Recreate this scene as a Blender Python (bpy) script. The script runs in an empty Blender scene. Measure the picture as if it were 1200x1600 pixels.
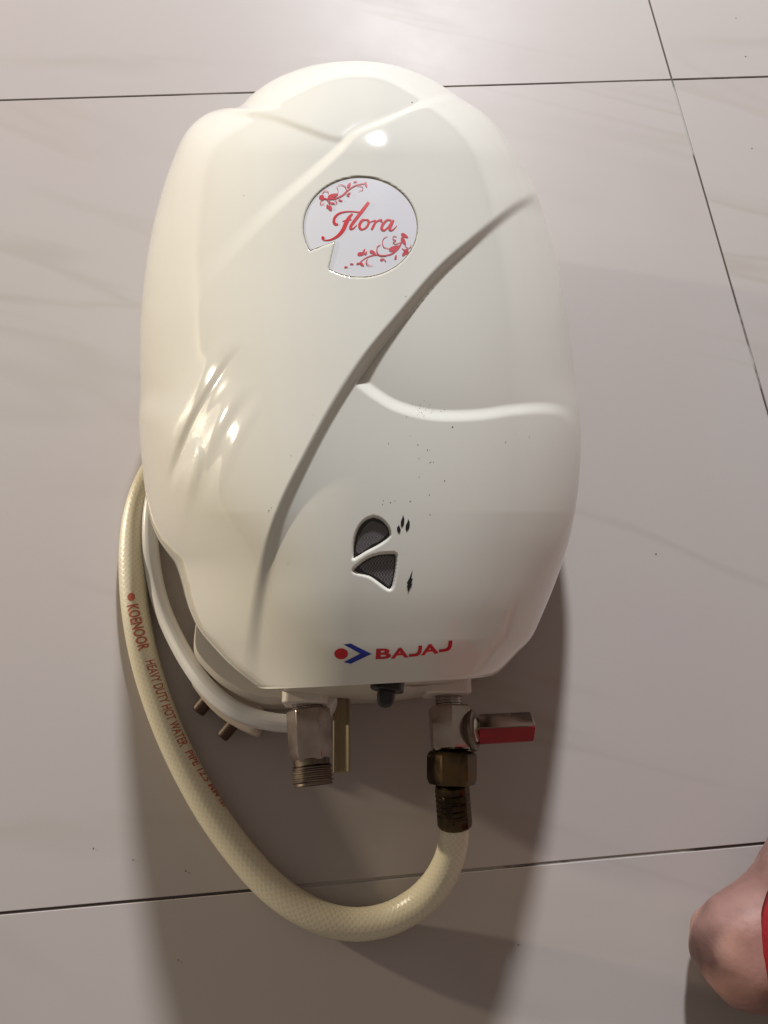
import bpy, bmesh, math, random
import numpy as np
from mathutils import Vector, Matrix

# ------------------------------------------------------------------ camera
C = bpy.context.scene.collection
scn = bpy.context.scene
F = 1200.0                                  # focal length in photograph pixels (1200 x 1600)
Hh = np.array((0.9963, -0.0632, 0.0590)); Hh /= np.linalg.norm(Hh)
Vv = np.array((-0.0798, -0.9325, 0.3520)); Vv -= Hh * Vv.dot(Hh); Vv /= np.linalg.norm(Vv)
Uu = np.cross(Hh, Vv)
CAM_H = 0.477
cam_d = bpy.data.cameras.new('camera')
cam = bpy.data.objects.new('camera', cam_d); C.objects.link(cam)
cam_d.sensor_fit = 'VERTICAL'; cam_d.sensor_height = 36; cam_d.lens = 36 * F / 1600
cam_d.clip_start = 0.01; cam_d.clip_end = 50
M = Matrix.Identity(4)
for i, b in enumerate((Hh, Vv, Uu)):
    M[i][0] = b[0]; M[i][1] = -b[1]; M[i][2] = -b[2]
M[2][3] = CAM_H
cam.matrix_world = M
scn.camera = cam

# ------------------------------------------------------------------ light
w = bpy.data.worlds.new('World'); scn.world = w; w.use_nodes = True
w.node_tree.nodes['Background'].inputs[0].default_value = (1.0, 0.88, 0.77, 1)
w.node_tree.nodes['Background'].inputs[1].default_value = 0.185

def area(name, loc, target, power, size, color, shape='DISK', size_y=None):
    d = bpy.data.lights.new(name, 'AREA'); d.energy = power; d.shape = shape; d.size = size
    if size_y: d.size_y = size_y
    d.color = color
    o = bpy.data.objects.new(name, d); C.objects.link(o)
    o.location = loc
    o.rotation_euler = (Vector(target) - Vector(loc)).to_track_quat('-Z', 'Y').to_euler()
    return o
area('room_lamp', (0.30, 2.10, 1.27), (0, 0.25, 0.05), 62, 0.16, (0.94, 0.96, 1.0))
area('side_bulb', (-1.60, 0.82, 0.29), (0, 0.25, 0.08), 19, 0.07, (1.0, 0.88, 0.68))
vs = scn.view_settings
vs.view_transform = 'Standard'; vs.look = 'None'; vs.exposure = 0; vs.gamma = 1; vs.use_curve_mapping = False
scn.cycles.use_denoising = True

# ------------------------------------------------------------------ helpers
def ray(px, py):
    px = np.asarray(px, float); py = np.asarray(py, float)
    r = np.stack([(px - 600) / F, (py - 800) / F, np.ones_like(px)], -1)
    return np.stack([r @ Hh, r @ Vv, r @ Uu], -1)
def bp(px, py, z):
    """world point at height z (metres) that the photograph shows at (px, py)"""
    r = ray(px, py); z = np.asarray(z, float)
    return np.array([0, 0, CAM_H]) + r * ((z - CAM_H) / r[..., 2])[..., None]
def bv(px, py, z): return Vector(bp(px, py, z))

def catmull(pts, n=12, closed=False):
    P = np.asarray(pts, float)
    if closed: Q = np.vstack([P[-1], P, P[0], P[1]])
    else: Q = np.vstack([2 * P[0] - P[1], P, 2 * P[-1] - P[-2]])
    out = []
    for i in range(1, len(Q) - 2):
        p0, p1, p2, p3 = Q[i - 1:i + 3]
        for k in range(n):
            t = k / n
            out.append(.5 * (2 * p1 + (p2 - p0) * t + (2 * p0 - 5 * p1 + 4 * p2 - p3) * t * t + (3 * p1 - p0 - 3 * p2 + p3) * t ** 3))
    if not closed: out.append(P[-1])
    return np.array(out)

def sdist(X, Y, curve):
    """signed distance to an open polyline (positive to the right when walking along it with y down) and arclength 0..1"""
    best = np.full(X.shape, 1e9); sg = np.zeros(X.shape); al = np.zeros(X.shape)
    seg = np.linalg.norm(np.diff(curve, axis=0), axis=1); cum = np.concatenate([[0], np.cumsum(seg)]); L = cum[-1]
    for i in range(len(curve) - 1):
        a, b = curve[i], curve[i + 1]; d = b - a; l2 = d.dot(d)
        if l2 < 1e-12: continue
        t = ((X - a[0]) * d[0] + (Y - a[1]) * d[1]) / l2
        tc = np.clip(t, 0, 1)
        dx = X - a[0] - tc * d[0]; dy = Y - a[1] - tc * d[1]
        q = dx * dx + dy * dy
        m = q < best
        best = np.where(m, q, best)
        sg = np.where(m, d[0] * (Y - a[1]) - d[1] * (X - a[0]), sg)
        al = np.where(m, (cum[i] + tc * seg[i]) / L, al)
    return np.sqrt(best) * np.sign(sg), al

def inside(X, Y, poly):
    r = np.zeros(X.shape, bool); n = len(poly)
    for i in range(n):
        x0, y0 = poly[i]; x1, y1 = poly[(i + 1) % n]
        c = ((y0 > Y) != (y1 > Y)) & (X < (x1 - x0) * (Y - y0) / ((y1 - y0) if y1 != y0 else 1e-9) + x0)
        r ^= c
    return r
def pdist(X, Y, poly):
    """signed distance to a closed polygon, negative inside"""
    d, _ = sdist(X, Y, np.vstack([poly, poly[:1]]))
    return np.abs(d) * np.where(inside(X, Y, poly), -1, 1)
def sst(a, b, x):
    t = np.clip((x - a) / (b - a), 0, 1); return t * t * (3 - 2 * t)

def empty(name, loc, label=None, cat=None):
    o = bpy.data.objects.new(name, None); C.objects.link(o); o.location = loc; o.empty_display_size = .05
    if label: o['label'] = label
    if cat: o['category'] = cat
    return o
def obj(name, verts, faces, mat, parent=None, smooth=True, uv=None, sharp=None):
    me = bpy.data.meshes.new(name)
    me.from_pydata([tuple(v) for v in verts], [], [tuple(int(i) for i in f) for f in faces])
    me.update()
    if mat: me.materials.append(mat)
    if smooth:
        me.polygons.foreach_set('use_smooth', [True] * len(me.polygons))
        if sharp: me.set_sharp_from_angle(angle=math.radians(sharp))
    if uv is not None:
        l = me.uv_layers.new(name='UVMap')
        idx = np.zeros(len(me.loops), int); me.loops.foreach_get('vertex_index', idx)
        l.data.foreach_set('uv', np.asarray(uv, float)[idx].ravel())
    o = bpy.data.objects.new(name, me); C.objects.link(o)
    if parent is not None:
        o.parent = parent
        bpy.context.view_layer.update()
        o.matrix_parent_inverse = parent.matrix_world.inverted()
    return o
class MB:
    def __init__(s): s.v = []; s.f = []; s.uv = []
    def add(s, v, f):
        n = len(s.v); s.v += [tuple(p) for p in v]; s.f += [tuple(i + n for i in q) for q in f]
    def build(s, name, mat, parent=None, smooth=True, sharp=35):
        return obj(name, s.v, s.f, mat, parent, smooth, None, sharp)
def lathe(p0, p1, prof, n=32, roll=0.0, up=(0, 0, 1), caps=True, squash=1.0):
    """rings along p0->p1; prof = [(distance in m, radius)]"""
    p0 = Vector(p0); ax = (Vector(p1) - p0).normalized()
    u = Vector(up); u = (u - ax * u.dot(ax)).normalized(); s = ax.cross(u)
    v = []; f = []
    for t, r in prof:
        for k in range(n):
            a = 2 * math.pi * k / n + roll
            v.append(p0 + ax * t + u * (math.cos(a) * r * squash) + s * (math.sin(a) * r))
    for i in range(len(prof) - 1):
        for k in range(n):
            f.append((i * n + k, i * n + (k + 1) % n, (i + 1) * n + (k + 1) % n, (i + 1) * n + k))
    if caps:
        f.append(tuple(range(n - 1, -1, -1))); f.append(tuple((len(prof) - 1) * n + k for k in range(n)))
    return v, f
def tube(path, rad, n=28, up0=(0, 0, 1), rlist=None):
    P = [Vector(p) for p in path]; v = []; f = []; uv = []; L = 0; frames = []
    u = Vector(up0)
    for i, p in enumerate(P):
        t = (P[min(i + 1, len(P) - 1)] - P[max(i - 1, 0)]).normalized()
        u = (Vector((0, 0, 1)) - t * t.z)
        if u.length < .15: u = Vector((0, 1, 0)) - t * t.y
        u.normalize(); s = t.cross(u)
        if i: L += (p - P[i - 1]).length
        r = rlist[i] if rlist is not None else rad
        frames.append((p, u, s, L, r))
        for k in range(n + 1):
            a = 2 * math.pi * k / n
            v.append(p + (u * math.cos(a) + s * math.sin(a)) * r); uv.append((k / n, L))
    m = n + 1
    for i in range(len(P) - 1):
        for k in range(n):
            f.append((i * m + k, i * m + k + 1, (i + 1) * m + k + 1, (i + 1) * m + k))
    f.append(tuple(range(n - 1, -1, -1))); f.append(tuple((len(P) - 1) * m + k for k in range(n)))
    return v, f, uv, frames
def box8(a, b, hw, z0, z1, taper=1.0):
    """upright box round the ground segment a-b"""
    a = Vector(a); b = Vector(b); d = (b - a); d.z = 0; s = Vector((-d.y, d.x, 0)).normalized() * hw
    v = [Vector((p.x, p.y, z)) + q * (1 if z == z0 else taper) for z in (z0, z1) for p, q in ((a, s), (a, -s), (b, -s), (b, s))]
    return v, [(3, 2, 1, 0), (4, 5, 6, 7), (0, 1, 5, 4), (1, 2, 6, 5), (2, 3, 7, 6), (3, 0, 4, 7)]
def bevel(o, wd, seg=2, ang=40):
    m = o.modifiers.new('bevel', 'BEVEL'); m.width = wd; m.segments = seg; m.limit_method = 'ANGLE'; m.angle_limit = math.radians(ang)
    return o

# ------------------------------------------------------------------ materials
def mat(name, col, rough=.4, metal=0.0, **kw):
    m = bpy.data.materials.new(name); m.use_nodes = True
    b = m.node_tree.nodes['Principled BSDF']
    b.inputs['Base Color'].default_value = (*col, 1); b.inputs['Roughness'].default_value = rough; b.inputs['Metallic'].default_value = metal
    for k, x in kw.items(): b.inputs[k.replace('_', ' ')].default_value = x
    return m
def nodes(m): return m.node_tree.nodes, m.node_tree.links, m.node_tree.nodes['Principled BSDF']
def noise_node(m, scale, detail=4, rough=.55, coord='Object', vec_scale=None, rot=None, distort=0):
    N, L, b = nodes(m)
    tc = N.new('ShaderNodeTexCoord'); out = tc.outputs[coord]
    if vec_scale or rot:
        mp = N.new('ShaderNodeMapping'); L.new(out, mp.inputs[0])
        mp.vector_type = 'TEXTURE'
        if vec_scale: mp.inputs['Scale'].default_value = [1 / q for q in vec_scale]
        if rot: mp.inputs['Rotation'].default_value = rot
        out = mp.outputs[0]
    t = N.new('ShaderNodeTexNoise'); L.new(out, t.inputs[0])
    t.inputs['Scale'].default_value = scale; t.inputs['Detail'].default_value = detail; t.inputs['Roughness'].default_value = rough
    t.inputs['Distortion'].default_value = distort
    return t
def ramp(m, src, stops):
    N, L, b = nodes(m); r = N.new('ShaderNodeValToRGB'); L.new(src, r.inputs[0])
    e = r.color_ramp.elements
    while len(e) < len(stops): e.new(.5)
    for q, (p, c) in zip(e, stops):
        q.position = p; q.color = (*c, 1) if len(c) == 3 else c
    return r
def add_bump(m, src, dist, strength=1.0):
    N, L, b = nodes(m); u = N.new('ShaderNodeBump'); u.inputs['Distance'].default_value = dist; u.inputs['Strength'].default_value = strength
    L.new(src, u.inputs['Height']); L.new(u.outputs[0], b.inputs['Normal']); return u
def noisy(m, c0, c1, scale, lo=.35, hi=.65, rough=None, bump=None, **kw):
    t = noise_node(m, scale, **kw); r = ramp(m, t.outputs[0], [(lo, c0), (hi, c1)])
    N, L, b = nodes(m); L.new(r.outputs[0], b.inputs['Base Color'])
    if rough:
        q = ramp(m, t.outputs[0], [(lo, (rough[0],) * 3), (hi, (rough[1],) * 3)]); L.new(q.outputs[0], b.inputs['Roughness'])
    if bump: add_bump(m, t.outputs[0], bump)
    return m

# floor tile: polished cream-grey vitrified tile with faint slanting veins
tile_m = mat('polished_tile', (.5, .48, .46), .27, 0, Specular_IOR_Level=.14)
N, L, b = nodes(tile_m)
t1 = noise_node(tile_m, 2.2, 3, .5, 'Object', (0.6, 3.2, 1), (0, 0, math.radians(-21)), .7)
vein = ramp(tile_m, t1.outputs[0], [(.478, (0, 0, 0)), (.498, (1, 1, 1)), (.502, (1, 1, 1)), (.53, (0, 0, 0))])
t2 = noise_node(tile_m, 3.0, 2, .5, 'Object')
t3 = noise_node(tile_m, 5.0, 3, .5, 'Object', (1, 1, 1), None, .3)
base = ramp(tile_m, t3.outputs[0], [(.35, (.458, .405, .382)), (.65, (.464, .422, .394))])
vm = N.new('ShaderNodeMath'); vm.operation = 'MULTIPLY'; L.new(vein.outputs[0], vm.inputs[0])
vr = ramp(tile_m, t2.outputs[0], [(.42, (0, 0, 0)), (.62, (1, 1, 1))]); L.new(vr.outputs[0], vm.inputs[1])
vm2 = N.new('ShaderNodeMath'); vm2.operation = 'MULTIPLY'; L.new(vm.outputs[0], vm2.inputs[0]); vm2.inputs[1].default_value = .34
mx = N.new('ShaderNodeMix'); mx.data_type = 'RGBA'; L.new(vm2.outputs[0], mx.inputs['Factor'])
L.new(base.outputs[0], mx.inputs['A']); mx.inputs['B'].default_value = (.36, .315, .265, 1)
L.new(mx.outputs['Result'], b.inputs['Base Color'])
t4 = noise_node(tile_m, 14, 5, .6); rr = ramp(tile_m, t4.outputs[0], [(.3, (.43,) * 3), (.7, (.48,) * 3)]); L.new(rr.outputs[0], b.inputs['Roughness'])

grout_m = mat('grout', (.1, .09, .08), .9)
noisy(grout_m, (.085, .07, .06), (.40, .38, .35), 9, .50, .55, bump=.0008, detail=5)

def plastic(name, c0, c1, rough=.16):
    m = mat(name, c0, rough, 0, IOR=1.5)
    m.node_tree.nodes['Principled BSDF'].inputs['Subsurface Weight'].default_value = 0.0
    noisy(m, c0, c1, 7, .3, .7, (rough * .9, rough * 1.25))
    return m
shell_m = plastic('cream_shell_plastic', (.78, .755, .675), (.795, .77, .695), .065)
cover_m = plastic('cream_cover_plastic', (.60, .55, .47), (.64, .59, .51), .32)
plate_m = mat('stained_plate_plastic', (.6, .55, .46), .4)
noisy(plate_m, (.16, .11, .07), (.62, .56, .47), 30, .30, .40, detail=6, distort=.6)
boss_m = plastic('boss_plastic', (.70, .62, .54), (.74, .66, .58), .35)
white_cord_m = plastic('white_cord_plastic', (.74, .72, .70), (.78, .76, .74), .35)
plug_m = plastic('plug_plastic', (.62, .52, .42), (.66, .57, .47), .35)
black_m = mat('black_plastic', (.012, .011, .011), .35)
ink_m = mat('black_ink', (.012, .012, .013), .35)
red_ink_m = mat('red_ink', (.55, .012, .022), .3)
script_m = mat('badge_red_ink', (.66, .03, .04), .25)
script2_m = mat('badge_pale_red_ink', (.62, .07, .09), .25)
blue_ink_m = mat('blue_ink', (.012, .03, .30), .3)
badge_m = mat('badge_white', (.78, .77, .80), .14)
badge_edge_m = mat('badge_gold_edge', (.38, .33, .2), .4)
dirt_m = mat('dirt', (.25, .18, .11), .9)
chrome_m = mat('worn_chrome_reflections', (.62, .55, .50), .2, 1.0)
noisy(chrome_m, (.26, .19, .15), (.60, .53, .47), 38, .32, .68, (.12, .34), detail=6)  # brown blotches: tarnish, plus dark reflections painted into the colour so facets differ
noisy(mat('x', (1, 1, 1)), (1, 1, 1), (1, 1, 1), 1)
bpy.data.materials.remove(bpy.data.materials['x'])
nipple_m = mat('dark_nickel', (.42, .36, .33), .25, 1.0)
brass_m = mat('tarnished_brass', (.30, .24, .14), .38, 1.0)
noisy(brass_m, (.035, .024, .016), (.15, .10, .05), 70, .35, .62, (.3, .55), .0002, detail=6)
thread_m = mat('brown_brass_thread', (.30, .20, .14), .32, 1.0)
noisy(thread_m, (.10, .075, .055), (.30, .24, .19), 80, .35, .65, (.25, .5), detail=5)
pin_m = mat('dull_brass_pin', (.075, .04, .022), .5, .3)
strip_m = mat('ochre_plastic', (.30, .19, .07), .7)
noisy(strip_m, (.27, .21, .115), (.34, .275, .16), 40, .3, .7, detail=5)
handle_red_m = mat('red_sleeve', (.34, .006, .012), .38)
noisy(handle_red_m, (.26, .005, .01), (.42, .009, .016), 60, .3, .7, (.3, .5), detail=5)
disc_m = mat('pale_brass_disc', (.66, .62, .50), .3, .9)
lens_m = mat('smoked_lens', (.035, .030, .028), .15)
screen_m = mat('lens_weave', (.09, .08, .082), .3)
N, L, b = nodes(screen_m)
tc = N.new('ShaderNodeTexCoord'); ck = N.new('ShaderNodeTexChecker'); L.new(tc.outputs['Object'], ck.inputs[0]); ck.inputs['Scale'].default_value = 1500
ck.inputs[1].default_value = (.07, .06, .062, 1); ck.inputs[2].default_value = (.20, .18, .185, 1); L.new(ck.outputs[0], b.inputs['Base Color'])
add_bump(screen_m, ck.outputs[1], .0003)

hose_m = mat('braided_hose', (.62, .53, .34), .32)
N, L, b = nodes(hose_m)
tc = N.new('ShaderNodeTexCoord'); sx = N.new('ShaderNodeSeparateXYZ'); L.new(tc.outputs['UV'], sx.inputs[0])
def math_n(op, a, bb=None):
    n = N.new('ShaderNodeMath'); n.operation = op
    for i, q in enumerate((a, bb)):
        if q is None: continue
        if isinstance(q, (int, float)): n.inputs[i].default_value = q
        else: L.new(q, n.inputs[i])
    return n.outputs[0]
waves = []
for s in (1, -1):
    ph = math_n('ADD', math_n('MULTIPLY', sx.outputs[0], s * 14 * 2 * math.pi), math_n('MULTIPLY', sx.outputs[1], 2 * math.pi / .0036))
    waves.append(math_n('POWER', math_n('ADD', math_n('MULTIPLY', math_n('SINE', ph), .5), .5), 3))
cross = math_n('MAXIMUM', waves[0], waves[1])
r = ramp(hose_m, cross, [(.0, (.72, .64, .455)), (.5, (.745, .67, .49)), (1, (.775, .715, .55))]); L.new(r.outputs[0], b.inputs['Base Color'])
b.inputs['Subsurface Weight'].default_value = .12; b.inputs['Subsurface Radius'].default_value = (.006, .004, .002); b.inputs['Subsurface Scale'].default_value = 1
add_bump(hose_m, cross, .00010, .5)
hose_ink_m = mat('hose_red_print', (.50, .13, .08), .5)
skin_m = mat('skin', (.23, .125, .095), .5)
noisy(skin_m, (.27, .135, .11), (.39, .215, .18), 38, .3, .7, bump=.0012, detail=6)
skin_m.node_tree.nodes['Principled BSDF'].inputs['Subsurface Weight'].default_value = .1
skin_m.node_tree.nodes['Principled BSDF'].inputs['Subsurface Radius'].default_value = (.008, .003, .0015)
skin_m.node_tree.nodes['Principled BSDF'].inputs['Subsurface Scale'].default_value = 1
cloth_m = mat('red_cloth', (.3, .003, .014), .85)
noisy(cloth_m, (.24, .002, .010), (.31, .003, .014), 300, .3, .7, bump=.0004)

# ------------------------------------------------------------------ floor
A = bp(1050, 124.3, 0)
floor = obj('floor', [(A[0] + x, A[1] + y, -.0008) for x, y in ((-3.2, -2.8), (2.9, -2.8), (2.9, 3.2), (-3.2, 3.2))], [(0, 1, 2, 3)], grout_m, None, False)
floor['kind'] = 'structure'
tile_me = None; T = .6; G2 = .00075; rnd = random.Random(4)
for ix in range(-4, 4):
    for iy in range(-4, 4):
        x0, y0 = A[0] + ix * T, A[1] + iy * T
        if tile_me is None:
            h = T / 2 - G2; c = .0003
            v = [(sx_ * (h - q), sy_ * (h - q), z) for q, z in ((0, -.009), (0, -c), (c, 0)) for sx_, sy_ in ((-1, -1), (1, -1), (1, 1), (-1, 1))]
            f = [(8, 9, 10, 11)] + [(k * 4 + i, k * 4 + (i + 1) % 4, k * 4 + 4 + (i + 1) % 4, k * 4 + 4 + i) for k in (0, 1) for i in range(4)]
            t = obj('tile', v, f, tile_m, floor, False); tile_me = t.data
        else:
            t = bpy.data.objects.new('tile', tile_me); C.objects.link(t); t.parent = floor
        t.location = (x0 + T / 2, y0 + T / 2, rnd.uniform(-.0002, .0002))
        if ix == -1 and iy == -1: t.location.z = 0

# ------------------------------------------------------------------ the heater shell
SIL = [(560, 95), (595, 98), (630, 106), (670, 122), (697, 138), (722, 155), (748, 171), (774, 194), (802, 232), (824, 272), (841, 306), (848, 330), (859, 364), (873, 418), (885, 480), (893, 540), (899, 595), (906, 645),
       (908, 690), (906, 740), (900, 792), (888, 850), (868, 910), (847, 962), (830, 997), (806, 1023), (783, 1047), (770, 1056)]
BOT = [(770, 1056), (735, 1060), (650, 1065), (560, 1070), (480, 1074), (415, 1076), (399, 1071)]
LEFT = [(399, 1071), (362, 1041), (333, 1011), (311, 984), (298, 958), (290, 935), (284, 912), (274, 882), (260, 862), (247, 842), (236, 815), (228, 775), (223, 735), (219, 692), (217, 652), (220, 612), (219, 570), (220, 500),
        (225, 440), (232, 390), (241, 345), (256, 290), (272, 245), (286, 214), (302, 193), (324, 177), (350, 169), (374, 166), (397, 145), (432, 122), (480, 104), (520, 97), (560, 95)]
sil = np.vstack([catmull(SIL, 10)[:-1], catmull(BOT, 10)[:-1], catmull(LEFT, 10)[:-1]])
CX, CY = 560.0, 620.0
ang = np.arctan2(sil[:, 1] - CY, sil[:, 0] - CX); rad = np.hypot(sil[:, 0] - CX, sil[:, 1] - CY)
o_ = np.argsort(ang); ang = ang[o_]; rad = rad[o_]
angp = np.concatenate([ang - 2 * np.pi, ang, ang + 2 * np.pi]); radp = np.tile(rad, 3)
def R_of(th): return np.interp(th, angp, radp)
# section heights (metres): along the crest by image row, and at the visible outline on each side
def mono(y, tab):
    c = catmull(tab, 12); return np.interp(y, c[:, 0], c[:, 1])
CREST = [(240, 186), (320, 185.8), (400, 184.6), (550, 181.5), (700, 176.5), (820, 170.5), (920, 163.5), (1000, 155.5), (1040, 150.5), (1080, 144.5)]
def crest(Y):
    up = 146 + 40 * np.sqrt(np.clip(1 - ((240 - Y) / 146.0) ** 2, 0, 1))
    return np.where(Y < 240, up, mono(Y, CREST)) / 1000
SIDE_L = [(90, 146), (145, 134), (200, 116), (345, 91), (500, 76), (690, 64), (840, 56), (912, 58), (1011, 80), (1080, 100)]
SIDE_R = [(90, 146), (154, 130), (228, 108), (326, 85), (480, 73), (690, 66), (850, 72), (960, 84), (1020, 96), (1080, 108)]
SOFT = 40
yy_f = np.arange(60, 1120, 1.0)
def side_table(left):
    m = (sil[:, 0] < 560) if left else (sil[:, 0] >= 560)
    P = sil[m & ~((sil[:, 1] > 1057) & (sil[:, 0] > 405) & (sil[:, 0] < 769))]
    P = P[np.argsort(P[:, 1])]
    return np.interp(yy_f, P[:, 1], P[:, 0])
XL, XR = side_table(True), side_table(False)
def gsm(v, sg):
    n = int(sg * 4); k = np.exp(-.5 * (np.arange(-n, n + 1) / sg) ** 2); k /= k.sum()
    return np.convolve(np.pad(v, n, 'edge'), k, 'valid')
XLs, XRs = gsm(XL, SOFT), gsm(XR, SOFT)
def axis_x(Y): return 562 + .018 * (Y - 95)
def dome(X, Y):
    ax_ = axis_x(Y); lf = X < ax_
    a = np.where(lf, ax_ - np.interp(Y, yy_f, XL), np.interp(Y, yy_f, XR) - ax_)
    as_ = np.where(lf, ax_ - np.interp(Y, yy_f, XLs), np.interp(Y, yy_f, XRs) - ax_)
    a = np.maximum(a, 1); as_ = np.maximum(as_, 1)
    dx = np.abs(X - ax_); q = np.clip(dx / a, 0, 1)
    sn = np.clip(dx / (as_ + (a - as_) * q ** 5), 0, 1)
    zs = np.where(lf, mono(Y, SIDE_L), mono(Y, SIDE_R)) / 1000
    e = np.interp(Y, [95, 800, 1000, 1080], [.52, .52, .60, .68])
    c_ = crest(Y)
    return zs + (c_ - zs) * np.power(np.clip(1 - sn ** 2.45, 0, 1), e)
def zs_of(th):
    r_ = R_of(th); return dome(CX + r_ * np.cos(th), CY + r_ * np.sin(th))
# petal edges, in the order they lie
GRO = catmull([(872, 296), (846, 312), (800, 341), (745, 386), (692, 434), (634, 502), (582, 566), (534, 640), (488, 725), (453, 800), (430, 875), (416, 950), (409, 1020), (405, 1100)], 10)
RID = catmull([(540, 572), (566, 588), (590, 606), (620, 624), (660, 636), (700, 640), (750, 638), (800, 631), (850, 628), (884, 634), (905, 652), (925, 690)], 10)
LPE = catmull([(345, 160), (374, 167), (430, 177), (480, 195), (520, 209), (556, 214)], 10)
BPE = catmull([(292, 545), (308, 495), (332, 444), (372, 397), (430, 337), (500, 272), (536, 238), (560, 213), (600, 196), (650, 174), (690, 160), (720, 153), (745, 148)], 10)
KPE = catmull([(372, 530), (352, 553), (318, 607), (288, 662), (264, 724), (250, 790), (240, 860)], 10)
FING = catmull([(306, 686), (288, 712), (266, 748), (252, 800), (258, 865), (284, 870), (296, 810), (309, 750), (316, 706)], 6, True)
# badge and lens outlines
Z1 = lambda p: [(460 + x / 5.714, 265 + y / 5.714) for x, y in p]
Z2 = lambda p: [(520 + x / 6.667, 780 + y / 6.667) for x, y in p]
Z3 = lambda p: [(500 + x / 5.0, 980 + y / 5.0) for x, y in p]
bpoly = []
a0, a1 = math.atan2((391.9 - 355) / 78, (483.6 - 563) / 89.5), math.atan2((420.5 - 355) / 78, (512.5 - 563) / 89.5)
a0 += 2 * math.pi if a0 < a1 else 0
for k in range(120):
    a = a0 + (a1 + 2 * math.pi - a0) * k / 119
    bpoly.append((563 + 89.5 * math.cos(a), 355 + 78.5 * math.sin(a)))
bpoly.append((523, 378)); BADGE = np.array(bpoly)
LENS1 = catmull(Z2([(425, 180), (330, 215), (265, 290), (225, 390), (207, 500), (200, 600), (212, 632), (260, 606), (340, 555), (430, 510), (530, 452), (588, 398), (604, 360), (580, 285), (515, 212)]), 8, True)
LENS2 = catmull(Z2([(207, 735), (270, 672), (370, 604), (480, 568), (600, 557), (655, 566), (668, 605), (660, 720), (643, 850), (622, 925), (592, 950), (540, 925), (450, 858), (380, 812), (310, 790), (235, 772)]), 8, True)
LENS1_IN = catmull(Z2([(430, 240), (370, 258), (310, 330), (270, 420), (252, 530), (300, 548), (400, 472), (480, 432), (550, 370), (565, 343), (520, 280)]), 8, True)
LENS2_IN = catmull(Z2([(295, 702), (390, 640), (500, 602), (615, 605), (630, 650), (615, 800), (580, 892), (520, 850), (430, 790), (350, 760)]), 8, True)

def zfun(X, Y, cuts=True):
    X = np.asarray(X, float); Y = np.asarray(Y, float)
    th = np.arctan2(Y - CY, X - CX); t = np.clip(np.hypot(X - CX, Y - CY) / R_of(th), 0, 1)
    z = dome(X, Y)
    edge = np.clip((1 - t) / .17, 0, 1); edge = edge * edge * (3 - 2 * edge)     # petal relief dies out at the outline
    dG, aG = sdist(X, Y, GRO)       # walking down-left: right hand (positive) = upper left
    dG = -dG                        # positive = lower right
    dR, aR = sdist(X, Y, RID)       # positive = below
    dB, aB = sdist(X, Y, BPE); dB = -dB      # positive = outside the main petal (left petal, back petal)
    dL, aL = sdist(X, Y, LPE)       # walking right: positive = below
    # main petal stands above what lies to the lower right of the groove
    wG = np.interp(aG, [0, .25, .6, .85, 1], [18, 20, 21, 26, 33])
    hG = np.interp(aG, [0, .05, .25, .55, .8, 1], [.0042, .0040, .0037, .0034, .0032, .0026])
    ramp_ = 1 - sst(-wG, -1, dG)
    main = hG * ramp_ * np.exp(-np.clip(-dG - wG, 0, None) / 170) * (.8 + .2 * edge)
    z = z + main
    # lower petal stands above the right petal
    z = z - np.where(dG > -1, .0030 * (1 - sst(0, 20, dR)) * np.exp(np.clip(dR, None, 0) / 85), 0) * (.3 + .7 * edge)
    # left and back petals lie a step under the main petal
    hB = np.interp(aB, [0, .12, .35, .62, .72, .9, 1], [0, .0001, .0008, .0024, .0034, .0034, .0026])
    wB = np.interp(aB, [0, .4, .65, 1], [40, 24, 14, 12])
    z = z - np.where(dB > 0, hB * sst(0, wB, dB) * np.exp(-np.clip(dB - wB, 0, None) / 120), 0) * (.85 + .15 * edge)
    # the left petal tucks under the back petal
    hL = np.interp(aL, [0, .1, .3, .6, .9, 1], [.0022, .0026, .0025, .0018, .0010, .0])
    z = z - np.where((dL > 0) & (dB > 0), hL * sst(0, 15, dL) * np.exp(-np.clip(dL - 15, 0, None) / 90) * sst(0, 16, dB), 0) 
    # pinched folds low on the left petal
    dK, aK = sdist(X, Y, KPE); dK = -dK     # positive = right of the fold
    fK = np.interp(aK, [0, .15, .5, .85, 1], [0, .35, 1, .8, .2])
    z = z - np.where(dK > 0, .0021 * fK * sst(0, 14, dK) * np.exp(-np.clip(dK - 14, 0, None) / 22.0), 0) * edge + .0012 * fK * np.exp(-((dK + 12) / 12.0) ** 2) * edge
    z = z + .00034 * np.sin(dK * (2 * np.pi / 40) + .5) * sst(6, 30, dK) * (1 - sst(60, 110, dK)) * sst(.12, .3, aK) * (1 - sst(.6, .85, aK)) * edge
    m_ = (X > 215) & (X < 350) & (Y > 660) & (Y < 880)
    if m_.any():
        dF = pdist(X[m_], Y[m_], FING)
        z[m_] = z[m_] + .0017 * sst(6, -14, dF) * (1 - sst(745, 860, Y[m_]))
    if cuts:
        for P, dep, wd in ((BADGE, .0011, 1.6), (LENS1, .0027, 2.4), (LENS2, .0027, 2.4)):
            mn, mxx = P.min(0) - 12, P.max(0) + 12
            msk = (X > mn[0]) & (X < mxx[0]) & (Y > mn[1]) & (Y < mxx[1])
            if msk.any():
                d = pdist(X[msk], Y[msk], P)
                z[msk] = z[msk] - dep * sst(wd * .4, -wd, d)
    return z
def onshell(px, py, off=.0004, cuts=False):
    px = np.asarray(px, float); py = np.asarray(py, float)
    return bp(px, py, zfun(px, py, cuts) + off)

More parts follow.
